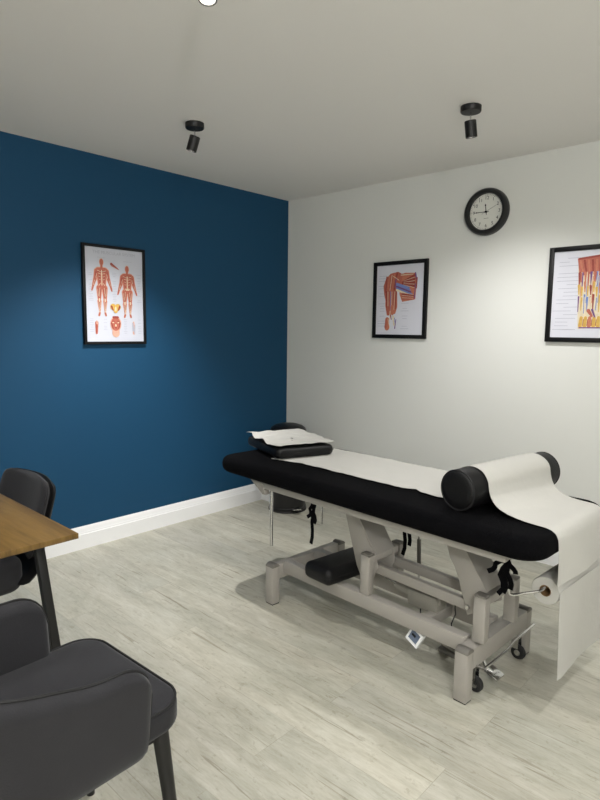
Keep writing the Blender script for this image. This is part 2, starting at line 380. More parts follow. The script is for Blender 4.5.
# poster A: two standing muscle figures and small details, on the blue wall
PW, PH = 0.427, 0.603
pa, pr = poster('framed_poster', 'black framed muscle chart with two standing figures hanging on the blue wall', PW, PH, (0.001, -1.560, 1.5705), pi / 2, paper='printw')
def U(px, pz):  # fraction of the sheet -> local metres
    w, h = PW - 0.034, PH - 0.034
    return ((px - 0.5) * w, (0.5 - (pz - 0.022)) * h)
def figure(cx, top, bot, back):
    """flat printed figure: returns meshes for three tones"""
    R, P, D = bmesh.new(), bmesh.new(), bmesh.new()
    hgt = (bot - top)
    def q(x, z): return U(cx + x * 0.74, top + z * hgt)
    y = Y0
    s = 0.00095 * 100
    for bmx, sc, yy in ((P, 1.0, y), (R, 0.80, y - 0.0005)):
        k = sc * 0.0205
        ellipse(bmx, q(0, 0.055), 0.0150 * sc, 0.0235 * sc, yy)
        capsule(bmx, q(0, 0.09), q(0, 0.16), 0.008 * sc, 0.009 * sc, yy)
        capsule(bmx, q(-0.075, 0.205), q(0.075, 0.205), k * 1.15, k * 1.15, yy)
        capsule(bmx, q(-0.035, 0.23), q(-0.03, 0.45), k * 1.35, k * 0.95, yy)
        capsule(bmx, q(0.035, 0.23), q(0.03, 0.45), k * 1.35, k * 0.95, yy)
        capsule(bmx, q(-0.03, 0.47), q(0.03, 0.47), k * 1.15, k * 1.15, yy)
        for sg in (-1, 1):
            capsule(bmx, q(sg * 0.118, 0.21), q(sg * 0.15, 0.34), k * 0.80, k * 0.62, yy)
            capsule(bmx, q(sg * 0.155, 0.35), q(sg * 0.205, 0.48), k * 0.62, k * 0.34, yy)
            capsule(bmx, q(sg * 0.212, 0.50), q(sg * 0.228, 0.545), k * 0.36, k * 0.24, yy)
            capsule(bmx, q(sg * 0.062, 0.50), q(sg * 0.066, 0.69), k * 1.05, k * 0.62, yy)
            capsule(bmx, q(sg * 0.066, 0.73), q(sg * 0.062, 0.90), k * 0.72, k * 0.30, yy)
            capsule(bmx, q(sg * 0.062, 0.93), q(sg * 0.078, 0.975), k * 0.34, k * 0.34, yy)
    for sg in (-1, 1):
        capsule(D, q(sg * 0.045, 0.52), q(sg * 0.058, 0.67), 0.0032, 0.0018, y - 0.001)
        capsule(D, q(sg * 0.085, 0.52), q(sg * 0.078, 0.68), 0.003, 0.0015, y - 0.001)
        capsule(D, q(sg * 0.066, 0.74), q(sg * 0.062, 0.86), 0.003, 0.0012, y - 0.001)
        capsule(D, q(sg * 0.125, 0.23), q(sg * 0.15, 0.34), 0.003, 0.0018, y - 0.001)
        capsule(D, q(sg * 0.16, 0.37), q(sg * 0.2, 0.47), 0.0026, 0.0012, y - 0.001)
        capsule(D, q(sg * 0.03, 0.21), q(sg * 0.09, 0.22), 0.004, 0.002, y - 0.001)
        capsule(D, q(sg * 0.055, 0.26), q(sg * 0.05, 0.42), 0.0028, 0.0018, y - 0.001)
    W = bmesh.new()
    capsule(W, q(0, 0.20), q(0, 0.45), 0.0032, 0.0026, y - 0.0015)
    for sg in (-1, 1):      # pale fibres between the muscles
        for x0, z0, x1, z1, r_ in ((0.02, 0.22, 0.10, 0.20, .0012), (0.02, 0.26, 0.075, 0.25, .0012), (0.03, 0.31, 0.07, 0.30, .001), (0.03, 0.36, 0.06, 0.35, .001), (0.115, 0.26, 0.135, 0.33, .0012), (0.165, 0.37, 0.195, 0.46, .0011),
                                   (0.05, 0.50, 0.07, 0.66, .0013), (0.095, 0.52, 0.088, 0.64, .001), (0.052, 0.74, 0.054, 0.86, .0011), (0.082, 0.75, 0.074, 0.85, .0011), (0.03, 0.42, 0.07, 0.46, .0013)):
            capsule(W, q(sg * x0, z0), q(sg * x1, z1), r_, r_, y, 3)
    if back:
        capsule(W, q(-0.03, 0.45), q(0.03, 0.45), 0.004, 0.004, y - 0.0015)
    for sg in (-1, 1):
        capsule(W, q(sg * 0.064, 0.69), q(sg * 0.066, 0.73), 0.004, 0.004, y - 0.0015)
        capsule(W, q(sg * 0.063, 0.86), q(sg * 0.063, 0.92), 0.002, 0.002, y - 0.0015)
    return R, P, D, W
RR, PP, DD, WW = bmesh.new(), bmesh.new(), bmesh.new(), bmesh.new()
for args in ((0.275, 0.14, 0.755, False), (0.715, 0.195, 0.765, True)):
    for tgt, src in zip((PP, RR, DD, WW), [figure(*args)[i] for i in (1, 0, 2, 3)]): merge(tgt, src)
# small details: shoulder muscle at the top, pelvis in the middle, face, arm and foot at the bottom
capsule(DD, U(0.44, 0.185), U(0.55, 0.23), 0.008, 0.003, Y0); capsule(RR, U(0.45, 0.20), U(0.57, 0.24), 0.005, 0.002, Y0 - 0.0005)
Yl = bmesh.new()
ellipse(Yl, U(0.455, 0.645), 0.020, 0.020, Y0); ellipse(Yl, U(0.54, 0.645), 0.020, 0.020, Y0); ellipse(Yl, U(0.50, 0.68), 0.016, 0.018, Y0)
for sg in (-1, 1):
    capsule(DD, U(0.50 + sg * 0.07, 0.64), U(0.50 + sg * 0.045, 0.68), 0.006, 0.004, Y0 - 0.0008)
ellipse(WW, U(0.50, 0.665), 0.006, 0.014, Y0 - 0.0012)
ellipse(PP, U(0.495, 0.83), 0.039, 0.050, Y0); capsule(PP, U(0.495, 0.86), U(0.495, 0.93), 0.022, 0.026, Y0)
ellipse(RR, U(0.495, 0.83), 0.033, 0.043, Y0 - 0.0005)
for sg in (-1, 1):
    ellipse(WW, U(0.495 + sg * 0.045, 0.815), 0.006, 0.0035, Y0 - 0.0012); ellipse(DD, U(0.495 + sg * 0.045, 0.80), 0.010, 0.003, Y0 - 0.001)
    capsule(DD, U(0.495 + sg * 0.075, 0.82), U(0.495 + sg * 0.05, 0.88), 0.005, 0.003, Y0 - 0.001)
capsule(DD, U(0.455, 0.757), U(0.535, 0.757), 0.007, 0.007, Y0 - 0.001)
ellipse(DD, U(0.495, 0.872), 0.009, 0.0035, Y0 - 0.001); ellipse(WW, U(0.495, 0.845), 0.005, 0.008, Y0 - 0.0012)
capsule(RR, U(0.17, 0.82), U(0.165, 0.93), 0.011, 0.007, Y0); capsule(PP, U(0.17, 0.80), U(0.175, 0.83), 0.004, 0.005, Y0)
capsule(DD, U(0.165, 0.84), U(0.165, 0.92), 0.003, 0.002, Y0 - 0.001)
capsule(PP, U(0.815, 0.81), U(0.82, 0.93), 0.006, 0.009, Y0)
G = bmesh.new()
capsule(G, U(0.80, 0.82), U(0.81, 0.90), 0.0045, 0.007, Y0 - 0.0006); capsule(G, U(0.84, 0.84), U(0.83, 0.93), 0.003, 0.004, Y0 - 0.0006)
T_ = bmesh.new(); add_text(T_, 'THE MUSCULAR SYSTEM', 0.026, 0.0, U(0, 0.072)[1], Y0, 1.02)
add_text(T_, 'anterior view', 0.010, U(0.275, 0)[0], U(0, 0.125)[1], Y0); add_text(T_, 'posterior view', 0.010, U(0.73, 0)[0], U(0, 0.145)[1], Y0)
random.seed(3)
def caption_lines(bm, cols, z0, z1, n, ln):
    for cx in cols:
        for k in range(n):
            if random.random() < 0.25: continue
            z = z0 + (z1 - z0) * k / n; l = ln * random.uniform(0.5, 1.0); a = U(cx, z)
            box(bm, (a[0], Y0 + 0.0003, a[1]), (l, 0.0004, 0.0022))
caption_lines(T_, (0.09, 0.49, 0.93), 0.28, 0.60, 18, 0.032)
caption_lines(T_, (0.09, 0.32, 0.67, 0.93), 0.78, 0.95, 9, 0.028)
print_on(pr, [(PP, 'muscle2'), (RR, 'muscle'), (DD, 'muscle3'), (WW, 'bone'), (Yl, 'muscleyellow'), (G, 'ink'), (T_, 'ink')])

# poster B: shoulder and arm, on the white wall
PW2, PH2 = 0.437, 0.531
pb, pr = poster('framed_poster', 'black framed shoulder and arm muscle print below and left of the clock', PW2, PH2, (1.0908, -0.001, 1.5877), 0, fw=0.026)
def U(px, pz):
    w, h = PW2 - 0.052, PH2 - 0.052
    return ((px - 0.5) * w, (0.5 - pz) * h)
L1, L2, L3, L4, L5, L6 = [bmesh.new() for _ in range(6)]     # red, blue, bone, dark red, flesh, purple
def poly(bm, pts): polytile(bm, [U(*q) for q in pts])
def cap_(bm, a, b, ra, rb=None): capsule(bm, U(*a), U(*b), ra, rb or ra, 0)
poly(L5, [(0.48, 0.14), (0.62, 0.12), (0.82, 0.13), (0.86, 0.22), (0.83, 0.50), (0.56, 0.53), (0.50, 0.42)])
poly(L1, [(0.17, 0.42), (0.15, 0.30), (0.20, 0.19), (0.30, 0.12), (0.46, 0.10), (0.56, 0.14), (0.53, 0.27), (0.45, 0.34), (0.42, 0.48), (0.20, 0.50)])
for k in range(4): cap_(L4, (0.55, 0.25 + k * 0.012), (0.80, 0.165 + k * 0.048), 0.004, 0.0095)
for k in range(4): cap_(L3, (0.58, 0.235 + k * 0.018), (0.80, 0.19 + k * 0.048), 0.0010, 0.0018)
for k, bm_ in enumerate((L2, L2, L6, L2, L3)): cap_(bm_, (0.44, 0.27 + k * 0.022), (0.70 + 0.02 * k, 0.335 + k * 0.030), 0.0075, 0.0050)
for k, bm_ in enumerate((L4, L1, L1)): cap_(bm_, (0.56, 0.42 + k * 0.035), (0.79, 0.445 + k * 0.024), 0.0070, 0.0055)
for k in range(3): cap_(L3, (0.56, 0.402 + k * 0.035), (0.79, 0.432 + k * 0.026), 0.0012)
cap_(L3, (0.52, 0.15), (0.78, 0.145), 0.0028, 0.0020); cap_(L6, (0.82, 0.13), (0.85, 0.24), 0.0050); cap_(L4, (0.855, 0.2), (0.845, 0.34), 0.0050); cap_(L6, (0.825, 0.28), (0.815, 0.48), 0.0026, 0.0042)
for k in range(5): cap_((L4, L5, L3, L5, L4)[k], (0.22 + k * 0.055, 0.165 - 0.012 * k), (0.20 + k * 0.045, 0.38), 0.0050 if k != 2 else 0.002, 0.0042 if k != 2 else 0.002)
cap_(L3, (0.36, 0.16), (0.48, 0.22), 0.0022); cap_(L6, (0.42, 0.20), (0.40, 0.32), 0.0040, 0.0028)
poly(L5, [(0.20, 0.40), (0.45, 0.38), (0.46, 0.60), (0.42, 0.70), (0.24, 0.72), (0.20, 0.58)])
for k, (bm_, r_) in enumerate(((L4, .006), (L3, .0022), (L1, .009), (L2, .0028), (L3, .0018), (L1, .010), (L3, .0020), (L4, .0045))):
    cap_(bm_, (0.22 + k * 0.030, 0.38), (0.235 + k * 0.026, 0.64 - 0.01 * (k % 3)), r_, r_ * 0.8)
cap_(L1, (0.27, 0.62), (0.27, 0.70), 0.016, 0.012); cap_(L5, (0.35, 0.60), (0.36, 0.70), 0.014, 0.010); cap_(L3, (0.31, 0.66), (0.30, 0.78), 0.0028)
cap_(L5, (0.25, 0.78), (0.25, 0.90), 0.016, 0.020); cap_(L1, (0.23, 0.79), (0.22, 0.89), 0.006, 0.010); cap_(L3, (0.27, 0.78), (0.31, 0.90), 0.0024)
cap_(L3, (0.38, 0.74), (0.40, 0.86), 0.008, 0.006); cap_(L2, (0.41, 0.76), (0.43, 0.88), 0.003, 0.002); cap_(L6, (0.44, 0.78), (0.42, 0.91), 0.0026, 0.0042); cap_(L4, (0.32, 0.72), (0.34, 0.78), 0.005, 0.003)
T_ = bmesh.new(); random.seed(5); caption_lines(T_, (0.13, 0.62), 0.15, 0.95, 22, 0.07)
print_on(pr, [(L1, 'muscle'), (L3, 'bone'), (L2, 'muscleblue'), (L4, 'muscle3'), (L5, 'orange'), (L6, 'musclepurple'), (T_, 'ink')])

# poster C: leg with coloured tendons, cut by the right edge of the photo
PW3, PH3 = 0.437, 0.531
pc, pr = poster('framed_poster', 'black framed leg muscle print with yellow tendons, right of the clock', PW3, PH3, (2.1006 + PW3 / 2, -0.001, 1.5877), 0, fw=0.026)
L1, L2, L3, L4, L5, L6, L7 = [bmesh.new() for _ in range(7)]     # red, blue, yellow, dark red, flesh, purple
def U(px, pz):
    w, h = PW3 - 0.052, PH3 - 0.052
    return ((px - 0.53) * w, (0.5 - pz) * h)
poly(L7, [(0.37, 0.10), (0.84, 0.06), (0.86, 0.30), (0.82, 0.66), (0.78, 0.88), (0.42, 0.90), (0.40, 0.66), (0.39, 0.40)])
poly(L1, [(0.36, 0.09), (0.86, 0.05), (0.86, 0.24), (0.70, 0.30), (0.52, 0.27), (0.40, 0.30)])
for k in range(8): cap_((L5, L4)[k % 2], (0.40 + k * 0.055, 0.12), (0.44 + k * 0.046, 0.24), 0.0055, 0.0040)
cap_(L4, (0.38, 0.095), (0.84, 0.06), 0.0055)
for k in range(11):
    x = 0.40 + k * 0.040; jz = 0.035 * sin(k * 2.3)
    cap_((L4, L6, L5, L1, L6, L5, L2, L5, L1, L2, L2)[k], (x, 0.26), (x + 0.004, 0.42 + jz), 0.0050 if k % 2 else 0.0072, 0.0026)
    cap_((L3, L3, L5, L3, L4, L3, L3, L5, L3, L2, L2)[k], (x, 0.40 + jz), (x + 0.006, 0.50 + jz * 0.8), 0.0068, 0.0028)
    cap_((L6, L3, L2, L2, L5, L4, L2, L3, L6, L2, L2)[k], (x + 0.004, 0.53 + jz * 0.6), (x + 0.006, 0.70 - jz * 0.5), 0.0058 if k % 2 else 0.0044, 0.0020)
    if k % 2: cap_((L2, L5)[k % 4 == 1], (x - 0.016, 0.30), (x - 0.012, 0.60), 0.0016)
cap_(L2, (0.85, 0.16), (0.80, 0.68), 0.012, 0.007); cap_(L2, (0.79, 0.66), (0.76, 0.88), 0.006, 0.004)
for k in range(5): cap_((L3, L3, L5, L3, L3)[k], (0.46 + k * 0.058, 0.77), (0.45 + k * 0.060, 0.865), 0.0085, 0.0100)
for k in range(4): cap_(L4, (0.49 + k * 0.058, 0.79), (0.485 + k * 0.058, 0.86), 0.0016)
for k in range(6): cap_(L7, (0.43 + k * 0.075, 0.25), (0.43 + k * 0.068, 0.40), 0.0016); cap_(L7, (0.425 + k * 0.07, 0.54), (0.43 + k * 0.066, 0.74), 0.0030, 0.0020)
for k in range(4): cap_(L1, (0.42 + k * 0.1, 0.26), (0.425 + k * 0.095, 0.36), 0.0045, 0.003)
cap_(L6, (0.44, 0.885), (0.76, 0.885), 0.0035); cap_(L1, (0.55, 0.69), (0.60, 0.75), 0.010, 0.006); cap_(L6, (0.60, 0.68), (0.64, 0.76), 0.006, 0.004)
T_ = bmesh.new(); random.seed(8); caption_lines(T_, (0.18, 0.30), 0.08, 0.95, 20, 0.10)
print_on(pr, [(L1, 'muscle'), (L2, 'muscleblue'), (L3, 'muscleyellow'), (L4, 'muscle3'), (L5, 'orange'), (L6, 'musclepurple'), (L7, 'bone'), (T_, 'ink')])

# ------------------------------------------------------------------ wall clock
ck = thing('wall_clock', 'round wall clock with thick black rim and white dial on the white wall', 'clock', (1.702, -0.001, 2.103))
R0 = 0.141
obj('rim', LT([(0.108, -0.012), (0.108, -0.034), (0.112, -0.041), (0.120, -0.044), (0.130, -0.042), (0.138, -0.033), (R0, -0.02), (R0, 0.0), (0.108, 0.0)], 64, 'Y'), 'clockrim', ck)
dl = obj('dial', LT([(0, -0.0145), (0.1095, -0.0145), (0.1095, -0.004), (0, -0.004)], 64, 'Y'), 'dial', ck)
bm = bmesh.new()
for k in range(1, 13):
    a = radians(90 - 30 * k); add_text(bm, str(k), 0.028, 0.082 * cos(a), 0.082 * sin(a), -0.0155)
for k in range(60):
    a = radians(6 * k); r0, r1 = (0.098, 0.104) if k % 5 else (0.096, 0.105); w = 0.0006 if k % 5 else 0.0013
    d = Vector((cos(a), 0, sin(a))); n = Vector((-sin(a), 0, cos(a))) * w; y = Vector((0, -0.0155, 0))
    bm.faces.new([bm.verts.new(y + d * r0 - n), bm.verts.new(y + d * r1 - n), bm.verts.new(y + d * r1 + n), bm.verts.new(y + d * r0 + n)])
box(bm, (0, -0.0155, -0.038), (0.030, 0.0004, 0.0018))
print_on(dl, [(bm, 'inkd')])
ck_hub = obj('hub', LT([(0, -0.026), (0.006, -0.026), (0.006, -0.0146), (0, -0.0146)], 16, 'Y'), 'inkd', ck)
def hand(name, ang, L_, w, y, tail=0.02, disc=None):
    bm = bmesh.new(); a = radians(90 - ang); R = Matrix.Rotation(-a, 4, 'Y')
    t = bmesh.new(); prism(t, [(-tail, -w * 0.7), (L_ * 0.7, -w), (L_, 0), (L_ * 0.7, w), (-tail, w * 0.7)], 'XZ', y, y - 0.001)
    if disc: prism(t, [(disc + w * 2.2 * cos(q * pi / 6), w * 2.2 * sin(q * pi / 6)) for q in range(12)], 'XZ', y, y - 0.0011)
    bmesh.ops.transform(t, matrix=R, verts=t.verts); merge(bm, t); return obj(name, bm, 'inkd', ck)
hand('hour_hand', 352, 0.052, 0.0022, -0.019, disc=0.040); hand('minute_hand', 270, 0.088, 0.0018, -0.021, disc=0.060); hand('second_hand', 64, 0.092, 0.0007, -0.023, 0.03)

# ------------------------------------------------------------------ ceiling spotlights
def spotlight(loc, aim, label):
    """round ceiling plate, thin stem, cylinder head tilted towards aim (a world direction)"""
    t = thing('ceiling_spotlight', label, 'spotlight', loc, 0, 'black spotlights on the ceiling')
    obj('ceiling_plate', LT([(0, 0), (0.047, 0), (0.047, -0.022), (0.0445, -0.026), (0, -0.026)], 32), 'black_metal', t)
    obj('stem', TB([(0, 0, -0.024), (0, 0, -0.062)], 0.0035, 8), 'chrome', t)
    d = Vector(aim).normalized(); R = d.to_track_quat('-Z', 'Y').to_matrix().to_4x4()
    hd = bmesh.new(); lathe(hd, [(0, 0.008), (0.0245, 0.008), (0.0265, 0.0055), (0.0265, -0.064), (0.0250, -0.066), (0.0230, -0.064), (0.0230, -0.036), (0, -0.036)], 28)
    bmesh.ops.transform(hd, matrix=Matrix.Translation((0, 0, -0.070)) @ R, verts=hd.verts); h_ = obj('lamp_head', hd, 'black_metal', t)
    ln = LT([(0, -0.0365), (0.0225, -0.0365), (0.0225, -0.0380), (0, -0.0390)], 24)
    bmesh.ops.transform(ln, matrix=Matrix.Translation((0, 0, -0.070)) @ R, verts=ln.verts); obj('lens', ln, 'lens', h_)
    return Vector(loc) + Vector((0, 0, -0.070)) + d * 0.075, d
def lamp(pos, d, power, size=150, blend=0.9, col=(1, 0.93, 0.83)):
    l = bpy.data.lights.new('spot_lamp', 'SPOT'); l.energy = power; l.spot_size = radians(size); l.spot_blend = blend
    l.shadow_soft_size = 0.022; l.color = col
    o = bpy.data.objects.new('spot_lamp', l); COL.objects.link(o); o.location = pos
    o.rotation_euler = Vector(d).to_track_quat('-Z', 'Y').to_euler(); return o
LAMPS = []
a = spotlight((0.880, -1.592, H), (-0.30, -0.15, -1), 'black ceiling spotlight nearer the blue wall, its head tilted towards it'); LAMPS.append(a)
b = spotlight((2.028, -0.893, H), (0.03, 0.22, -1), 'black ceiling spotlight nearer the white wall, above and left of the clock'); LAMPS.append(b)
c = spotlight((2.014, -2.403, H), (0.14, -0.12, -1), 'lit ceiling spotlight cut off by the top edge of the photo'); LAMPS.append(c)

# ------------------------------------------------------------------ treatment couch (local u,v,z)
YAW = radians(-3); OX, OY = 1.9, -1.30
def W(u, v, z=0.0): return (OX + u * cos(YAW) - v * sin(YAW), OY + u * sin(YAW) + v * cos(YAW), z)
ct = thing('treatment_couch', 'black padded treatment couch on a light grey hydraulic frame beside the white wall', 'massage table', W(0, 0), YAW)
bm = slab(bmesh.new(), -0.010, 0, 0.637, 0.713, 0.863, 0.325, 0.10, 0.032, n=10, m=6, nz=0.004)
for v_ in bm.verts:     # towelling cover sags softly and rounds off at both ends
    if v_.co.x > 0.40 and v_.co.z < 0.69: v_.co.z -= 0.012 * min(1, (v_.co.x - 0.40) / 0.3)
    if v_.co.x < -0.70 and v_.co.z < 0.69: v_.co.z -= 0.006 * sin(v_.co.y * 20)
mt = obj('mattress', bm, 'towel', ct, angle=60)
def strap(pts, w, parent, name='strap', m='towel', th=0.002):
    bm = bmesh.new(); V = [Vector(q) for q in pts]
    A = []
    for i, q in enumerate(V):
        d = (V[min(i + 1, len(V) - 1)] - V[max(i - 1, 0)]).normalized(); s = d.cross(Vector((0, 1, 0))); s = s.normalized() if s.length > 0.01 else Vector((1, 0, 0))
        A.append([bm.verts.new(q + s * w / 2 + Vector((0, th, 0))), bm.verts.new(q - s * w / 2 + Vector((0, th, 0))), bm.verts.new(q - s * w / 2 - Vector((0, th, 0))), bm.verts.new(q + s * w / 2 - Vector((0, th, 0)))])
    for i in range(len(A) - 1):
        for k in range(4): bm.faces.new((A[i][k], A[i][(k + 1) % 4], A[i + 1][(k + 1) % 4], A[i + 1][k]))
    bm.faces.new(A[0]); bm.faces.new(A[-1][::-1])
    return obj(name, bm, m, parent)
# ties of the fitted cover hanging below the frame
def ties(u, v, tails):
    strap([(u - 0.004, v, 0.655), (u - 0.004, v - 0.004, 0.62), (u, v, 0.575)], 0.028, mt)
    for du, zb, wob in tails:
        n = 7; strap([(u + du * k / (n - 1) + wob * sin(k * 1.7) , v - 0.003 * k / n, 0.60 + (zb - 0.60) * k / (n - 1)) for k in range(n)], 0.017, mt)
ties(-0.205, -0.262, [(-0.008, 0.40, 0.004), (0.012, 0.50, 0.006), (-0.03, 0.52, 0.008)])
ties(0.165, -0.06, [(0.02, 0.45, 0.004), (-0.012, 0.40, 0.005), (0.03, 0.52, 0.004)])
ties(0.700, -0.235, [(-0.055, 0.53, 0.006), (0.006, 0.47, 0.006), (0.03, 0.49, 0.005), (0.045, 0.55, 0.004), (-0.01, 0.46, 0.01)])
# upper frame
bm = bmesh.new()
for s in (-1, 1): box(bm, (0.06, s * 0.262, 0.614), (1.32, 0.03, 0.043), 0.004)
for u in (-0.58, -0.15, 0.30, 0.70): box(bm, (u, 0, 0.6155), (0.04, 0.50, 0.04), 0.004)
obj('upper_frame', bm, 'cream', ct)
bm = bmesh.new(); prism(bm, [(-0.65, 0.634), (-0.56, 0.634), (-0.52, 0.565), (-0.545, 0.565)], 'XZ', -0.279, -0.246, 0.002)
obj('headrest_bracket', bm, 'cream', ct)
# legs
FU = {(-1, -1): -0.512, (-1, 1): -0.505, (1, -1): 0.563, (1, 1): 0.563}
for (su, sv), u in FU.items():
    bm = bmesh.new(); v0 = -0.235 if sv < 0 else 0.250
    box(bm, (u, v0, 0.1), (0.054, 0.048, 0.192), 0.004)
    lg = obj('leg', bm, 'cream', ct)
    bm = bmesh.new()
    pts = [(v0 + 0.024 * cos(radians(q)), 0.193 + 0.018 * sin(radians(q))) for q in range(0, 181, 15)]
    prism(bm, pts, 'YZ', u - 0.027, u + 0.027, 0.0015); obj('end_cap', bm, 'cap', lg)
    bm = BX((u, v0, 0.003), (0.050, 0.044, 0.006), 0.001); obj('foot_pad', bm, 'rubber', lg)
# cross bars, long beams
obj('crossbar', box(bmesh.new(), (-0.508, 0.007, 0.165), (0.042, 0.44, 0.075), 0.004), 'cream', ct)
bm = bmesh.new(); bar(bm, (0.563, -0.212, 0.165), (0.563, 0.227, 0.165), 0.055, 0.08); obj('crossbar', bm, 'cream', ct)
for v0 in (-0.170, 0.050): obj('beam', box(bmesh.new(), (0.029, v0, 0.188), (1.018, 0.045, 0.064), 0.004), 'cream', ct)
for u in (0.33,): obj('cross_tie', box(bmesh.new(), (u, -0.060, 0.188), (0.045, 0.176, 0.045), 0.003), 'cream', ct)
# uprights and their bridges
for u, vb in ((0.042, 0.050), (0.590, 0.070)):
    for v0 in (-0.172, vb):
        up = obj('upright', box(bmesh.new(), (u, v0, 0.308), (0.050, 0.040, 0.177), 0.006), 'cream', ct)
        obj('end_cap', box(bmesh.new(), (u, v0, 0.401), (0.048, 0.038, 0.010), 0.004), 'cap', up)
    obj('bridge', box(bmesh.new(), (u, (vb - 0.172) / 2, 0.378), (0.038, vb + 0.132, 0.032), 0.004), 'cream', ct)
# lift arms: tapered channels between couch frame and uprights
def lift_arm(poly, edge):
    bm = bmesh.new()
    for v0, v1 in ((-0.140, -0.134), (-0.016, -0.010)): prism(bm, poly, 'XZ', v0, v1, 0.001)
    (a0, a1) = edge
    d = Vector((a1[0] - a0[0], 0, a1[1] - a0[1])); n = Vector((d.z, 0, -d.x)).normalized() * 0.006
    prism(bm, [a0, a1, (a1[0] - n.x, a1[1] - n.z), (a0[0] - n.x, a0[1] - n.z)], 'XZ', -0.1405, -0.0095)
    ar = obj('lift_arm', bm, 'cream', ct)
    return ar
pl = [(-0.135, 0.594), (-0.080, 0.594), (0.030, 0.425), (0.060, 0.395), (0.075, 0.340), (0.030, 0.235), (-0.020, 0.270), (-0.045, 0.315), (-0.120, 0.545)]
lift_arm(pl, ((-0.085, 0.598), (0.060, 0.390)))
pl = [(0.395, 0.594), (0.450, 0.594), (0.575, 0.430), (0.590, 0.395), (0.590, 0.330), (0.515, 0.285), (0.470, 0.420), (0.450, 0.462), (0.428, 0.492)]
ar = lift_arm(pl, ((0.447, 0.598), (0.587, 0.400)))
obj('pivot_bolt', LT([(0, -0.148), (0.008, -0.148), (0.010, -0.140), (0, -0.140)], 12, 'Y', (0.515, 0, 0.318)), 'chrome', ar)
for v0 in (-0.112, 0.015): 
    bm = bmesh.new(); bar(bm, (0.01, v0, 0.326), (0.53, v0, 0.315), 0.03, 0.042, 0.003); obj('lift_rail', bm, 'cream', ct)
# motor and chrome ram
bm = bmesh.new(); box(bm, (0.27, -0.045, 0.235), (0.15, 0.085, 0.075), 0.012); tube(bm, [(0.12, -0.045, 0.250), (0.20, -0.045, 0.245)], 0.028, 16)
box(bm, (0.335, -0.045, 0.262), (0.04, 0.06, 0.05), 0.006)
mo = obj('motor', bm, 'motor', ct)
obj('ram', TB([(-0.03, -0.065, 0.298), (0.125, -0.05, 0.252)], 0.011, 14), 'chrome', ct)
obj('cable', TB([(0.25, -0.06, 0.20), (0.27, -0.09, 0.17), (0.29, -0.13, 0.15), (0.305, -0.148, 0.13)], 0.003, 8), 'rubber', ct)
obj('cable', TB([(0.40, -0.03, 0.285), (0.415, -0.06, 0.25), (0.43, -0.08, 0.235), (0.425, -0.10, 0.20), (0.44, -0.12, 0.17), (0.44, -0.10, 0.12), (0.43, -0.06, 0.10), (0.40, -0.04, 0.13)], 0.0025, 8), 'rubber', ct)
R = Matrix.Rotation(radians(-14), 4, 'X') @ Matrix.Rotation(radians(24), 4, 'Y')
bm = bmesh.new(); box(bm, (0, 0, 0), (0.066, 0.020, 0.066), 0.004); bmesh.ops.transform(bm, matrix=Matrix.Translation((0.300, -0.165, 0.118)) @ R, verts=bm.verts)
hs = obj('hand_control', bm, 'skirt', ct)
bm = bmesh.new(); box(bm, (0, -0.0108, 0.002), (0.044, 0.002, 0.040)); bmesh.ops.transform(bm, matrix=Matrix.Translation((0.300, -0.165, 0.118)) @ R, verts=bm.verts); obj('label', bm, 'display', hs)
bm = bmesh.new(); box(bm, (-0.004, -0.0125, 0.006), (0.020, 0.002, 0.009)); bmesh.ops.transform(bm, matrix=Matrix.Translation((0.300, -0.165, 0.118)) @ R, verts=bm.verts); obj('button', bm, 'inkd', hs)
# foot switch on the floor
fs = thing('foot_switch', 'low grey foot switch on the floor under the couch frame', 'foot pedal', W(0.37, 0.02), YAW)
bm = bmesh.new(); box(bm, (0, 0, 0.012), (0.11, 0.075, 0.022), 0.006); obj('base', bm, 'cap', fs)
bm = bmesh.new(); box(bm, (0, 0, 0.034), (0.09, 0.06, 0.012), 0.004, Matrix.Rotation(radians(8), 3, 'Y')); obj('treadle', bm, 'motor', fs)
# castors and brake bar on the foot end
for v0, u in ((-0.150, 0.557), (0.188, 0.566)):
    cs = obj('castor', box(box(box(bmesh.new(), (u, v0, 0.122), (0.045, 0.04, 0.006), 0.001), (u + 0.002, v0 - 0.016, 0.085), (0.03, 0.003, 0.07), 0.001), (u + 0.002, v0 + 0.016, 0.085), (0.03, 0.003, 0.07), 0.001), 'chrome', ct)
    obj('wheel', LT([(0, -0.011), (0.020, -0.011), (0.028, -0.010), (0.031, -0.005), (0.031, 0.005), (0.028, 0.010), (0.020, 0.011), (0, 0.011)], 24, 'Y', (u + 0.012, v0, 0.0315)), 'rubber', cs)
    obj('hub', LT([(0, -0.0125), (0.013, -0.0125), (0.013, 0.0125), (0, 0.0125)], 16, 'Y', (u + 0.012, v0, 0.0315)), 'chrome', cs)
obj('brake_bar', TB([(0.588, -0.19, 0.128), (0.625, -0.195, 0.136), (0.632, -0.15, 0.145), (0.632, -0.03, 0.148), (0.632, 0.02, 0.160), (0.632, 0.20, 0.172)], 0.0055, 10), 'chrome', ct)
bm = bmesh.new(); tube(bm, [(0.560, -0.10, 0.125), (0.575, -0.09, 0.085), (0.60, -0.08, 0.065)], 0.008, 10); box(bm, (0.605, -0.075, 0.060), (0.06, 0.060, 0.012), 0.005, Matrix.Rotation(radians(20), 3, 'Y'))
obj('brake_pedal', bm, 'chrome', ct)
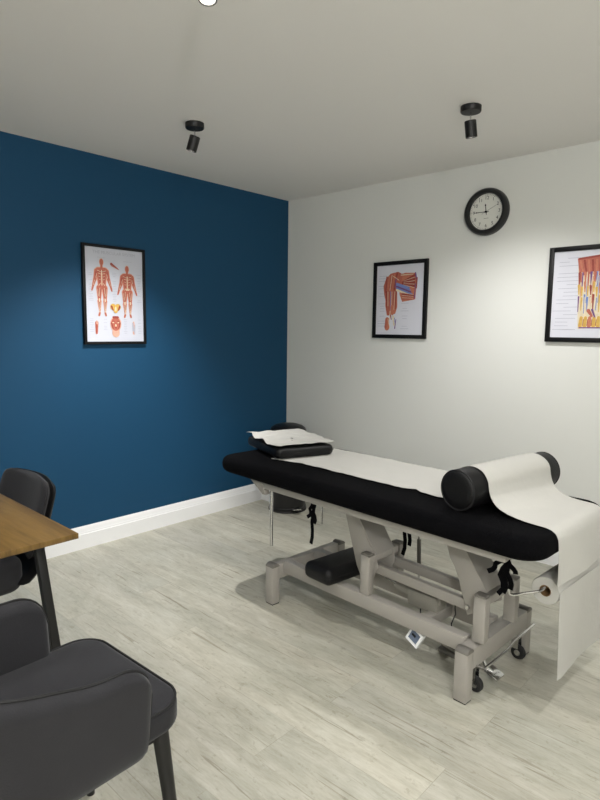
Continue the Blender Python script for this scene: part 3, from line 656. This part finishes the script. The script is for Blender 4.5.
# chrome rods hanging from the frame
obj('hanging_rod', TB([(-0.530, -0.232, 0.605), (-0.528, -0.232, 0.56), (-0.526, -0.232, 0.295)], 0.0085, 12), 'chrome', ct)
obj('hanging_rod', TB([(-0.510, 0.12, 0.610), (-0.512, 0.12, 0.56), (-0.514, 0.12, 0.33)], 0.006, 12), 'chrome', ct)
r3 = obj('hanging_rod', TB([(0.02, 0.245, 0.600), (0.025, 0.245, 0.40), (0.032, 0.245, 0.165)], 0.005, 12), 'chrome', ct)
obj('grip', TB([(0.026, 0.245, 0.36), (0.032, 0.245, 0.19)], 0.010, 12), 'cap', r3)
# paper roll holder below the foot end
ROLL = (0.800, 0.487)
bm = bmesh.new(); tube(bm, [(0.705, -0.205, 0.60), (0.705, -0.205, 0.47), (0.708, -0.200, 0.455), (0.72, -0.195, 0.455), (0.795, -0.165, 0.484), (0.800, -0.150, ROLL[1]), (0.800, 0.42, ROLL[1])], 0.005, 10)
obj('roll_holder', bm, 'chrome', ct)

# ------------------------------------------------------------------ things on the couch
# bolster
bo = thing('bolster', 'black vinyl bolster cushion lying across the foot of the couch under paper', 'bolster cushion', W(0.536, 0.055, 0.7175), YAW - radians(7))
BR, BL = 0.076, 0.290
prof = [(0, -BL), (BR * 0.55, -BL - 0.004), (BR - 0.012, -BL - 0.002), (BR - 0.003, -BL + 0.004), (BR, -BL + 0.012)] 
prof = prof + [(BR, -BL + 0.1), (BR, BL - 0.1)] + [(r, -h) for r, h in prof[::-1]]
obj('cushion', LT(prof, 48, 'Y', (0, 0, BR)), 'vinyl', bo, angle=50)
for s in (-1, 1):
    obj('piping', TB([((BR - 0.002) * cos(q * pi / 24), s * (BL - 0.004), BR + (BR - 0.002) * sin(q * pi / 24)) for q in range(49)], 0.003, 6), 'piping', bo)
bm = bmesh.new(); box(bm, (0.02, -BL + 0.012, 0.012), (0.018, 0.012, 0.003), 0.001, Matrix.Rotation(radians(30), 3, 'Y')); obj('fabric_tag', bm, 'ink', bo)

# pillow and its paper cover
PZ = 0.7215
pwT = radians(-18)
pi_ = thing('pillow', 'flat black pillow at the head of the couch, topped with paper', 'pillow', W(-0.695, 0.050, PZ), YAW + pwT)
bm = slab(bmesh.new(), 0, -0.008, 0, 0.052, 0.215, 0.168, 0.035, 0.020, n=6, m=5, crown=0.010, nz=0.004, seed=3)
for v_ in bm.verts: v_.co.z = max(v_.co.z, 0.0)
obj('cushion', bm, 'vinyl', pi_, angle=60)
bm = slab(bmesh.new(), -0.008, 0, 0.024, 0.028, 0.2165, 0.1695, 0.036, 0.002, n=6, m=2); obj('piping', bm, 'piping', pi_)

def sheet(fn, nu, nv, th=0.0012, holes=()):
    """grid surface with a real thickness"""
    G_ = [[Vector(fn(i / nu, j / nv)) for j in range(nv + 1)] for i in range(nu + 1)]
    bm = bmesh.new(); A, B = [], []
    for i in range(nu + 1):
        ra, rb = [], []
        for j in range(nv + 1):
            du = G_[min(i + 1, nu)][j] - G_[max(i - 1, 0)][j]; dv = G_[i][min(j + 1, nv)] - G_[i][max(j - 1, 0)]
            n = du.cross(dv).normalized() * th / 2
            ra.append(bm.verts.new(G_[i][j] + n)); rb.append(bm.verts.new(G_[i][j] - n))
        A.append(ra); B.append(rb)
    for i in range(nu):
        for j in range(nv):
            if (i, j) in holes: continue
            bm.faces.new((A[i][j], A[i + 1][j], A[i + 1][j + 1], A[i][j + 1])); bm.faces.new((B[i][j], B[i][j + 1], B[i + 1][j + 1], B[i + 1][j]))
        for j in (0, nv): bm.faces.new((A[i][j], A[i + 1][j], B[i + 1][j], B[i][j]))
    for j in range(nv):
        for i in (0, nu): bm.faces.new((A[i][j], A[i][j + 1], B[i][j + 1], B[i][j]))
    return bm
def pill_paper(a, b):
    x = -0.222 + 0.424 * a; y = -0.170 - 0.022 * a * a + (0.335 + 0.018 * a * a) * b
    ea = min(a, 1 - a); eb = min(b, 1 - b)
    jag = noise.noise(Vector((a * 6, b * 6, 2.0)))
    if b < 0.02: y += (0.020 * jag + 0.010 * sin(a * 12)) * (1 - a)
    if b > 0.98: y += 0.016 * jag
    if a < 0.02: x += 0.03 * jag
    if a > 0.98: x += 0.014 * jag
    z = 0.0655 + 0.004 * noise.noise(Vector((a * 4, b * 4, 0))) + 0.003 * noise.noise(Vector((a * 11, b * 9, 5)))
    z = max(z, 0.0625) + 0.0045
    if b < 0.1 : z += 0.006 * sin(a * 14) * (0.1 - b) / 0.1
    return (x, y, z)
hol = {(34, 20), (35, 20), (36, 20), (35, 19), (42, 17), (43, 17), (44, 17), (45, 17), (45, 16), (39, 24)}
o = obj('paper_sheet', sheet(pill_paper, 60, 40, 0.001, hol), 'paper', None, loc=W(-0.695, 0.050, PZ), rot=(0, 0, YAW + pwT), angle=80)
tag(o, 'crumpled white paper sheet spread on top of the black pillow', 'paper sheet')

# long paper sheet: flat on the mattress, up over the bolster, down and over the foot end
path = []
def addp(u, z): path.append(Vector((u, 0, z)))
ZT = 0.7185
for k in range(60): addp(-0.60 + (0.418 + 0.60) * k / 60, ZT)
bc = Vector((0.536, 0, 0.7175 + BR)); rr_ = BR + 0.003
for k in range(5): addp(0.418 + 0.035 * k / 4, ZT + 0.02 * (k / 4) ** 2)
for q in range(200, 19, -8): addp(bc.x + rr_ * cos(radians(q)) * (1 if q < 180 else 1), bc.z + rr_ * sin(radians(q)))
path = [v for v in path if v.z >= ZT - 1e-6]
for u, z in ((0.616, 0.795), (0.626, 0.775), (0.642, 0.757), (0.665, 0.742), (0.69, 0.731), (0.72, 0.724), (0.75, 0.7205), (0.79, 0.719), (0.815, 0.718), (0.835, 0.713), (0.848, 0.702), (0.856, 0.688), (0.859, 0.67), (0.860, 0.65), (0.861, 0.60), (0.862, 0.56), (0.863, 0.525)): addp(u, z)
# resample by length
Ls = [0]
for i in range(1, len(path)): Ls.append(Ls[-1] + (path[i] - path[i - 1]).length)
def at_len(s):
    for i in range(1, len(path)):
        if Ls[i] >= s:
            f = (s - Ls[i - 1]) / max(1e-9, Ls[i] - Ls[i - 1]); return path[i - 1].lerp(path[i], f), (path[i] - path[i - 1]).normalized()
    return path[-1].copy(), (path[-1] - path[-2]).normalized()
TL_ = Ls[-1]
def long_paper(a, b):
    P_, d = at_len(a * TL_ * 0.9999)
    n = Vector((-d.z, 0, d.x))
    u = P_.x
    front = -0.135 if u < 0.42 else -0.152 - 0.028 * min(1, max(0, (u - 0.58) / 0.08))
    if u < -0.45: front -= (-0.45 - u) * 0.25
    if abs(u - 0.235) < 0.045 and u < 0.42: front += 0.030 * (1 - abs(u - 0.235) / 0.045)
    front += 0.006 * noise.noise(Vector((a * 20, 0, 0)))
    back = 0.268 + 0.005 * noise.noise(Vector((a * 20, 3, 0)))
    if u >= 0.42: back = 0.262 - 0.022 * min(1, max(0, (u - 0.60) / 0.05))
    v = front + (back - front) * b
    if u > 0.42:    # follows the slightly turned bolster
        fu = max(0.0, min(1.0, (0.85 - u) / 0.25)); P_ = P_ + Vector((0.118 * (v - 0.05) * fu, 0, 0)) 
    w = 0.0
    if u < 0.42 and P_.z < 0.74:
        w = 0.0035 * (1 + noise.noise(Vector((u * 9, v * 7, 1)))) * 0.6 + 0.0025 * abs(noise.noise(Vector((u * 22 + v * 18, v * 10, 4))))
        w *= min(1, max(0.1, (u + 0.50) / 0.08))
        if b < 0.03 and u > -0.42: w += 0.004 * max(0, noise.noise(Vector((u * 14, 9, 0))))
    elif P_.z < 0.70: w = 0.004 * (1 + sin(v * 17 + 1.0)) * min(1, (0.70 - P_.z) * 6)
    else: w = 0.001
    q = P_ + n * w
    return (q.x, v, q.z)
o = obj('paper_sheet', sheet(long_paper, 190, 30, 0.0012), 'paper', None, loc=W(0, 0), rot=(0, 0, YAW), angle=80)
tag(o, 'long white paper sheet covering the couch and draped over the bolster', 'paper sheet')

# couch roll on its holder with the long loose end hanging down
pr_ = thing('paper_roll', 'white paper couch roll hanging below the foot end, loose end nearly reaching the floor', 'paper roll', W(0, 0), YAW)
ru, rz, RR_ = ROLL[0], ROLL[1] - 0.012, 0.050
obj('roll', LT([(0.0205, -0.125), (RR_ - 0.002, -0.125), (RR_, -0.122), (RR_, 0.357), (RR_ - 0.002, 0.360), (0.0205, 0.360)], 40, 'Y', (ru, 0, rz)), 'paper', pr_)
bm = LT([(0.0200, -0.1245), (0.0200, 0.3595), (0.0175, 0.3595), (0.0175, -0.1245), (0.0200, -0.1245)], 32, 'Y', (ru, 0, rz)); obj('core', bm, 'card', pr_)
def tail(a, b):
    v = -0.128 + 0.488 * b + (0.02 * a * (b - 0.2))
    z = rz + 0.01 - (rz + 0.01 - 0.172) * a
    if a > 0.99: z += 0.010 * noise.noise(Vector((b * 5, 0, 1))) - 0.004 * b
    u = ru + RR_ + 0.0025 + 0.006 * (1 + sin(v * 13 + 2 + a)) * a
    return (u, v, z)
obj('loose_end', sheet(tail, 24, 24, 0.0012), 'paper', pr_, angle=80)

# dark cushion stored on the base
cu = thing('floor_cushion', 'black vinyl pad lying across the base frame under the couch', 'cushion', W(-0.170, -0.030, 0.2225), YAW - radians(4))
bm = slab(bmesh.new(), 0, 0, 0, 0.078, 0.088, 0.235, 0.03, 0.030, n=6, m=6, crown=0.004, nz=0.003, seed=9)
for v_ in bm.verts: v_.co.z = max(v_.co.z, 0.0)
obj('pad', bm, 'vinyl', cu, angle=60)
obj('piping', slab(bmesh.new(), 0, 0, 0.036, 0.040, 0.0895, 0.2365, 0.031, 0.002, n=6, m=2), 'piping', cu)

# ------------------------------------------------------------------ pedal bin in the corner
bi = thing('pedal_bin', 'black round pedal bin in the room corner behind the head of the couch', 'bin', (0.325, -0.315, 0), radians(60))
obj('body', LT([(0, 0.006), (0.138, 0.006), (0.142, 0.012), (0.142, 0.03), (0.137, 0.034), (0.130, 0.58), (0.134, 0.585), (0.134, 0.60), (0, 0.60)], 48), 'bin', bi)
obj('lid', LT([(0.136, 0.601), (0.137, 0.618), (0.130, 0.634), (0.108, 0.650), (0.07, 0.662), (0, 0.667)], 48), 'bin', bi)
obj('base_ring', LT([(0, 0.0), (0.146, 0.0), (0.146, 0.010), (0.1425, 0.013)], 48), 'rubber', bi)
bm = bmesh.new(); box(bm, (0.022, -0.165, 0.042), (0.060, 0.062, 0.008), 0.003); tube(bm, [(-0.008, -0.18, 0.040), (-0.008, -0.12, 0.035)], 0.004, 8)
obj('pedal', bm, 'chrome', bi)

# ------------------------------------------------------------------ table
tb = thing('desk_table', 'oak topped table with black splayed legs beside the armchair', 'table', (1.04, -3.04, 0))
TXh, TYh = 0.69, 0.355
obj('tabletop', BX((0, 0, 0.7415), (2 * TXh, 2 * TYh, 0.017), 0.0015), 'tabletop', tb)
bm = bmesh.new()
for s in (-1, 1): box(bm, (0, s * (TYh - 0.075), 0.719), (2 * TXh - 0.18, 0.03, 0.026), 0.003)
for s in (-1, 1): box(bm, (s * (TXh - 0.10), 0, 0.719), (0.03, 2 * TYh - 0.18, 0.026), 0.003)
obj('under_frame', bm, 'black_metal', tb)
for sx in (-1, 1):
    for sy in (-1, 1):
        a_ = Vector((sx * (TXh - 0.125), sy * (TYh - 0.075), 0.732)); b_ = Vector((sx * (TXh - 0.068), sy * (TYh - 0.012), 0.004))
        bm = bmesh.new(); rot_ = (b_ - a_)
        bar(bm, a_, b_, 0.028, 0.028, 0.004); obj('leg', bm, 'black_metal', tb)

# ------------------------------------------------------------------ tub armchair
def make_armchair(name, label, loc, rz):
    """faces local +y"""
    t = thing(name, label, 'armchair', loc, rz)
    # seat
    bm = slab(bmesh.new(), -0.014, 0.008, 0.412, 0.484, 0.224, 0.262, 0.075, 0.020, n=8, m=4, crown=0.010)
    se = obj('seat', bm, 'fabric', t, angle=60)
    pp = [(x - 0.014, y + 0.008, 0.4795) for x, y in rrect(0.224 - 0.003, 0.262 - 0.003, 0.075, 8)]; pp.append(pp[0])
    obj('piping', TB(pp, 0.0035, 6), 'piping', se)
    # shell, U-shaped in plan
    hw, yb, yf = 0.228, -0.255, 0.138       # centre line half width, back, arm front
    rc = 0.17
    cl = []
    n = 16
    for k in range(n): cl.append((-hw, yf - (yf - (yb + rc)) * k / n))
    for k in range(n): 
        a = radians(180 + 90 * k / n); cl.append((-hw + rc + rc * cos(a), yb + rc + rc * sin(a)))
    m_ = 10
    for k in range(m_ + 1): cl.append((-hw + rc + (2 * hw - 2 * rc) * k / m_, yb))
    for k in range(1, n + 1):
        a = radians(270 + 90 * k / n); cl.append((hw - rc + rc * cos(a), yb + rc + rc * sin(a)))
    for k in range(1, n + 1): cl.append((hw, yb + rc + (yf - (yb + rc)) * k / n))
    N_ = len(cl); s = [0]
    for i in range(1, N_): s.append(s[-1] + math.dist(cl[i], cl[i - 1]))
    Lt = s[-1]
    def top(i):
        e = min(s[i], Lt - s[i])         # distance from arm front
        g = min(1, max(0, (e - 0.10) / 0.28)); arm = 0.652 + 0.066 * g * g * (3 - 2 * g)
        q = min(1, max(0, (e - 0.37) / 0.09)); q = sqrt(1 - (1 - q) ** 2); h = arm + (0.80 - arm) * q
        r = 0.088
        if e < r: h -= r - sqrt(max(0, r * r - (r - e) ** 2))
        return h
    def bot(i):
        e = min(s[i], Lt - s[i]); r = 0.05; b_ = 0.408
        if e < r: b_ += r - sqrt(max(0, r * r - (r - e) ** 2))
        return b_
    K = 16; bm = bmesh.new(); outer = []; inner = []; th = 0.024
    for i in range(N_):
        a = Vector(cl[max(i - 1, 0)]); b_ = Vector(cl[min(i + 1, N_ - 1)]); d = (b_ - a).normalized(); nrm = Vector((-d.y, d.x)) * -1.0
        # nrm points outwards
        if nrm.dot(Vector(cl[i]) - Vector((0, 0.0))) < 0: nrm = -nrm
        zt, zb = top(i), bot(i); e = min(s[i], Lt - s[i])
        co, ci = [], []
        for k in range(K + 1):
            f = k / K; z = zb + (zt - zb) * f
            ed = min(1.0, sqrt(max(0, 1 - max(0, (1 - min(f, 1 - f) / 0.07)) ** 2)) if min(f, 1 - f) < 0.07 else 1.0)
            fe = 1.0 if e > 0.03 else sqrt(max(0.0, 1 - (1 - e / 0.03) ** 2))
            tt = th * max(0.12, min(ed, max(fe, 0.12)))
            lean = (z - 0.44) * (0.10 + 0.12 * min(1, max(0, -nrm.y)))      # flares outwards as it rises
            taper = -0.03 * max(0, (0.46 - z) / 0.1) ** 1.5 if z < 0.46 else 0
            c_ = Vector(cl[i]) + nrm * (lean + taper)
            co.append(bm.verts.new((*(c_ + nrm * tt), z))); ci.append(bm.verts.new((*(c_ - nrm * tt), z)))
        outer.append(co); inner.append(ci)
    for i in range(N_ - 1):
        for k in range(K):
            bm.faces.new((outer[i][k], outer[i + 1][k], outer[i + 1][k + 1], outer[i][k + 1]))
            bm.faces.new((inner[i][k], inner[i][k + 1], inner[i + 1][k + 1], inner[i + 1][k]))
        bm.faces.new((outer[i][K], outer[i + 1][K], inner[i + 1][K], inner[i][K])); bm.faces.new((outer[i][0], inner[i][0], inner[i + 1][0], outer[i + 1][0]))
    for i in (0, N_ - 1):
        for k in range(K): bm.faces.new((outer[i][k], outer[i][k + 1], inner[i][k + 1], inner[i][k]))
    top_line = [(Vector(outer[i][K].co) + Vector(inner[i][K].co)) / 2 for i in range(N_)]
    front_l = [(outer[0][k].co + inner[0][k].co) / 2 for k in range(K + 1)]
    front_r = [(outer[-1][k].co + inner[-1][k].co) / 2 for k in range(K, -1, -1)]
    pts = [q.copy() for q in front_l[:-1] + top_line + front_r[1:]]
    sh = obj('shell', bm, 'fabric', t, angle=70)
    obj('piping', TB(pts, 0.0042, 6), 'piping', sh)
    # legs
    for sx in (-1, 1):
        for sy in (-1, 1):
            a_ = (sx * 0.185, 0.0 + sy * 0.20, 0.416); b_ = (sx * 0.215, sy * 0.235 , 0.0)
            if sy < 0: a_ = (sx * 0.15, -0.16, 0.416); b_ = (sx * 0.17, -0.22, 0.0)
            obj('leg', TB([a_, b_], [0.020, 0.012], 16), 'black_metal', t)
    bm = bmesh.new(); box(bm, (0, 0, 0.405), (0.38, 0.42, 0.018), 0.004); obj('seat_frame', bm, 'black_metal', t)
    return t
ch = make_armchair('tub_armchair', 'charcoal fabric tub armchair in the foreground at the end of the table', (2.090, -2.968, 0), radians(2.2))

def make_side_chair(label, loc, rz):
    """padded dining chair, faces local +y"""
    t = thing('upholstered_chair', label, 'chair', loc, rz)
    se = obj('seat', slab(bmesh.new(), 0, 0.015, 0.352, 0.486, 0.195, 0.235, 0.07, 0.040, n=8, m=6, crown=0.006), 'fabric', t, angle=60)
    def panel(prof, hw, th, front, zr, rcorner):
        bm = bmesh.new(); nu, nv = 20, 22; A, B = [], []
        Ls = [0]
        for k in range(1, len(prof)): Ls.append(Ls[-1] + math.dist(prof[k], prof[k - 1]))
        for j_ in range(nv + 1):
            sL = Ls[-1] * j_ / nv; k = 1
            while k < len(prof) - 1 and Ls[k] < sL: k += 1
            f = (sL - Ls[k - 1]) / (Ls[k] - Ls[k - 1]); y = prof[k - 1][0] + (prof[k][0] - prof[k - 1][0]) * f; z = prof[k - 1][1] + (prof[k][1] - prof[k - 1][1]) * f
            d = Vector((prof[k][0] - prof[k - 1][0], prof[k][1] - prof[k - 1][1])).normalized(); n = Vector((-d.y, d.x))
            rem = Ls[-1] - sL; w = hw
            if rem < rcorner: w -= rcorner - sqrt(max(0, rcorner ** 2 - (rcorner - rem) ** 2))
            if sL < rcorner: w -= 0.6 * (rcorner - sqrt(max(0, rcorner ** 2 - (rcorner - sL) ** 2)))
            ra, rb = [], []
            for i_ in range(nu + 1):
                a = -1 + 2 * i_ / nu; x = a * w; yy = y + front * a * a
                edge = sqrt(max(0.03, 1 - abs(a) ** 8)); te = min(1, rem / 0.03); tb_ = min(1, sL / 0.03)
                q = th / 2 * edge * sqrt(max(0.05, 1 - (1 - te) ** 2)) * sqrt(max(0.05, 1 - (1 - tb_) ** 2))
                ra.append(bm.verts.new((x, yy + n.x * q, z + n.y * q))); rb.append(bm.verts.new((x, yy - n.x * q, z - n.y * q)))
            A.append(ra); B.append(rb)
        for j_ in range(nv):
            for i_ in range(nu):
                bm.faces.new((A[j_][i_], A[j_][i_ + 1], A[j_ + 1][i_ + 1], A[j_ + 1][i_])); bm.faces.new((B[j_][i_], B[j_ + 1][i_], B[j_ + 1][i_ + 1], B[j_][i_ + 1]))
            for i_ in (0, nu): bm.faces.new((A[j_][i_], A[j_ + 1][i_], B[j_ + 1][i_], B[j_][i_]))
        for i_ in range(nu):
            for j_ in (0, nv): bm.faces.new((A[j_][i_], B[j_][i_], B[j_][i_ + 1], A[j_][i_ + 1]))
        return bm
    obj('backrest', panel([(-0.262, 0.47), (-0.275, 0.52), (-0.305, 0.64), (-0.340, 0.768)], 0.212, 0.040, 0.030, 0, 0.065), 'fabric', t, angle=60)
    obj('back_shell', panel([(-0.205, 0.385), (-0.245, 0.395), (-0.272, 0.42), (-0.293, 0.47), (-0.308, 0.54), (-0.333, 0.64), (-0.366, 0.762)], 0.218, 0.030, 0.030, 0, 0.060), 'black_metal', t, angle=60)
    for sx in (-1, 1):
        for y0, y1 in ((0.16, 0.20), (-0.05, -0.08)):
            obj('leg', TB([(sx * 0.12, y0, 0.357), (sx * 0.14, y1, 0.0)], [0.018, 0.011], 14), 'black_metal', t)
    return t
make_side_chair('charcoal padded chair tucked behind the table near the blue wall', (0.955, -2.832, 0), radians(181))

# ------------------------------------------------------------------ light
NEUT = (1, 0.982, 0.975)
lamp(LAMPS[0][0], (-0.30, -0.08, -1), 125, 90, 1.0, NEUT)
lamp(LAMPS[1][0], (-0.03, 0.26, -1), 58, 122, 1.0, NEUT)
lamp(LAMPS[2][0], (0.05, -0.05, -1), 60, 110, 1.0, NEUT)
# further ceiling lamps of the same room behind the camera
for pos, e in (((3.55, -1.75, 2.26), 60), ((3.75, -3.30, 2.26), 40), ((1.10, -3.75, 2.26), 50)):
    lamp(Vector(pos), (0, 0, -1), e, 110, 1.0, NEUT)
pl_ = bpy.data.lights.new('ambient_fill', 'POINT'); pl_.energy = 80; pl_.shadow_soft_size = 0.12; pl_.color = NEUT  # unseen point light added as fill, lifts the ceiling and general ambient level
po = bpy.data.objects.new('ambient_fill', pl_); COL.objects.link(po); po.location = (4.1, -3.7, 1.95)

w = bpy.data.worlds.new('World'); S.world = w; w.use_nodes = True
w.node_tree.nodes['Background'].inputs[0].default_value = (0.5, 0.5, 0.5, 1); w.node_tree.nodes['Background'].inputs[1].default_value = 0.2

# ------------------------------------------------------------------ camera
f_, pit, rol, yaw = 586.0945, 0.11850761, 0.01221724, 0.7473294
F = Vector((-sin(yaw) * cos(pit), cos(yaw) * cos(pit), -sin(pit))); Rt = Vector((cos(yaw), sin(yaw), 0)); Up = Rt.cross(F)
R2 = Rt * cos(rol) + Up * sin(rol); U2 = -Rt * sin(rol) + Up * cos(rol)
cd = bpy.data.cameras.new('camera'); cd.sensor_fit = 'VERTICAL'; cd.sensor_height = 24; cd.lens = f_ * 24 / 800; cd.clip_start = 0.02
co = bpy.data.objects.new('camera', cd); COL.objects.link(co)
mw = Matrix((R2, U2, -F)).transposed().to_4x4(); mw.translation = (3.3889196, -3.4928407, 1.3705318); co.matrix_world = mw
S.camera = co
S.view_settings.view_transform = 'Standard'; S.view_settings.look = 'None'; S.view_settings.gamma = 1.0
S.view_settings.use_curve_mapping = False; S.view_settings.exposure = 0.20
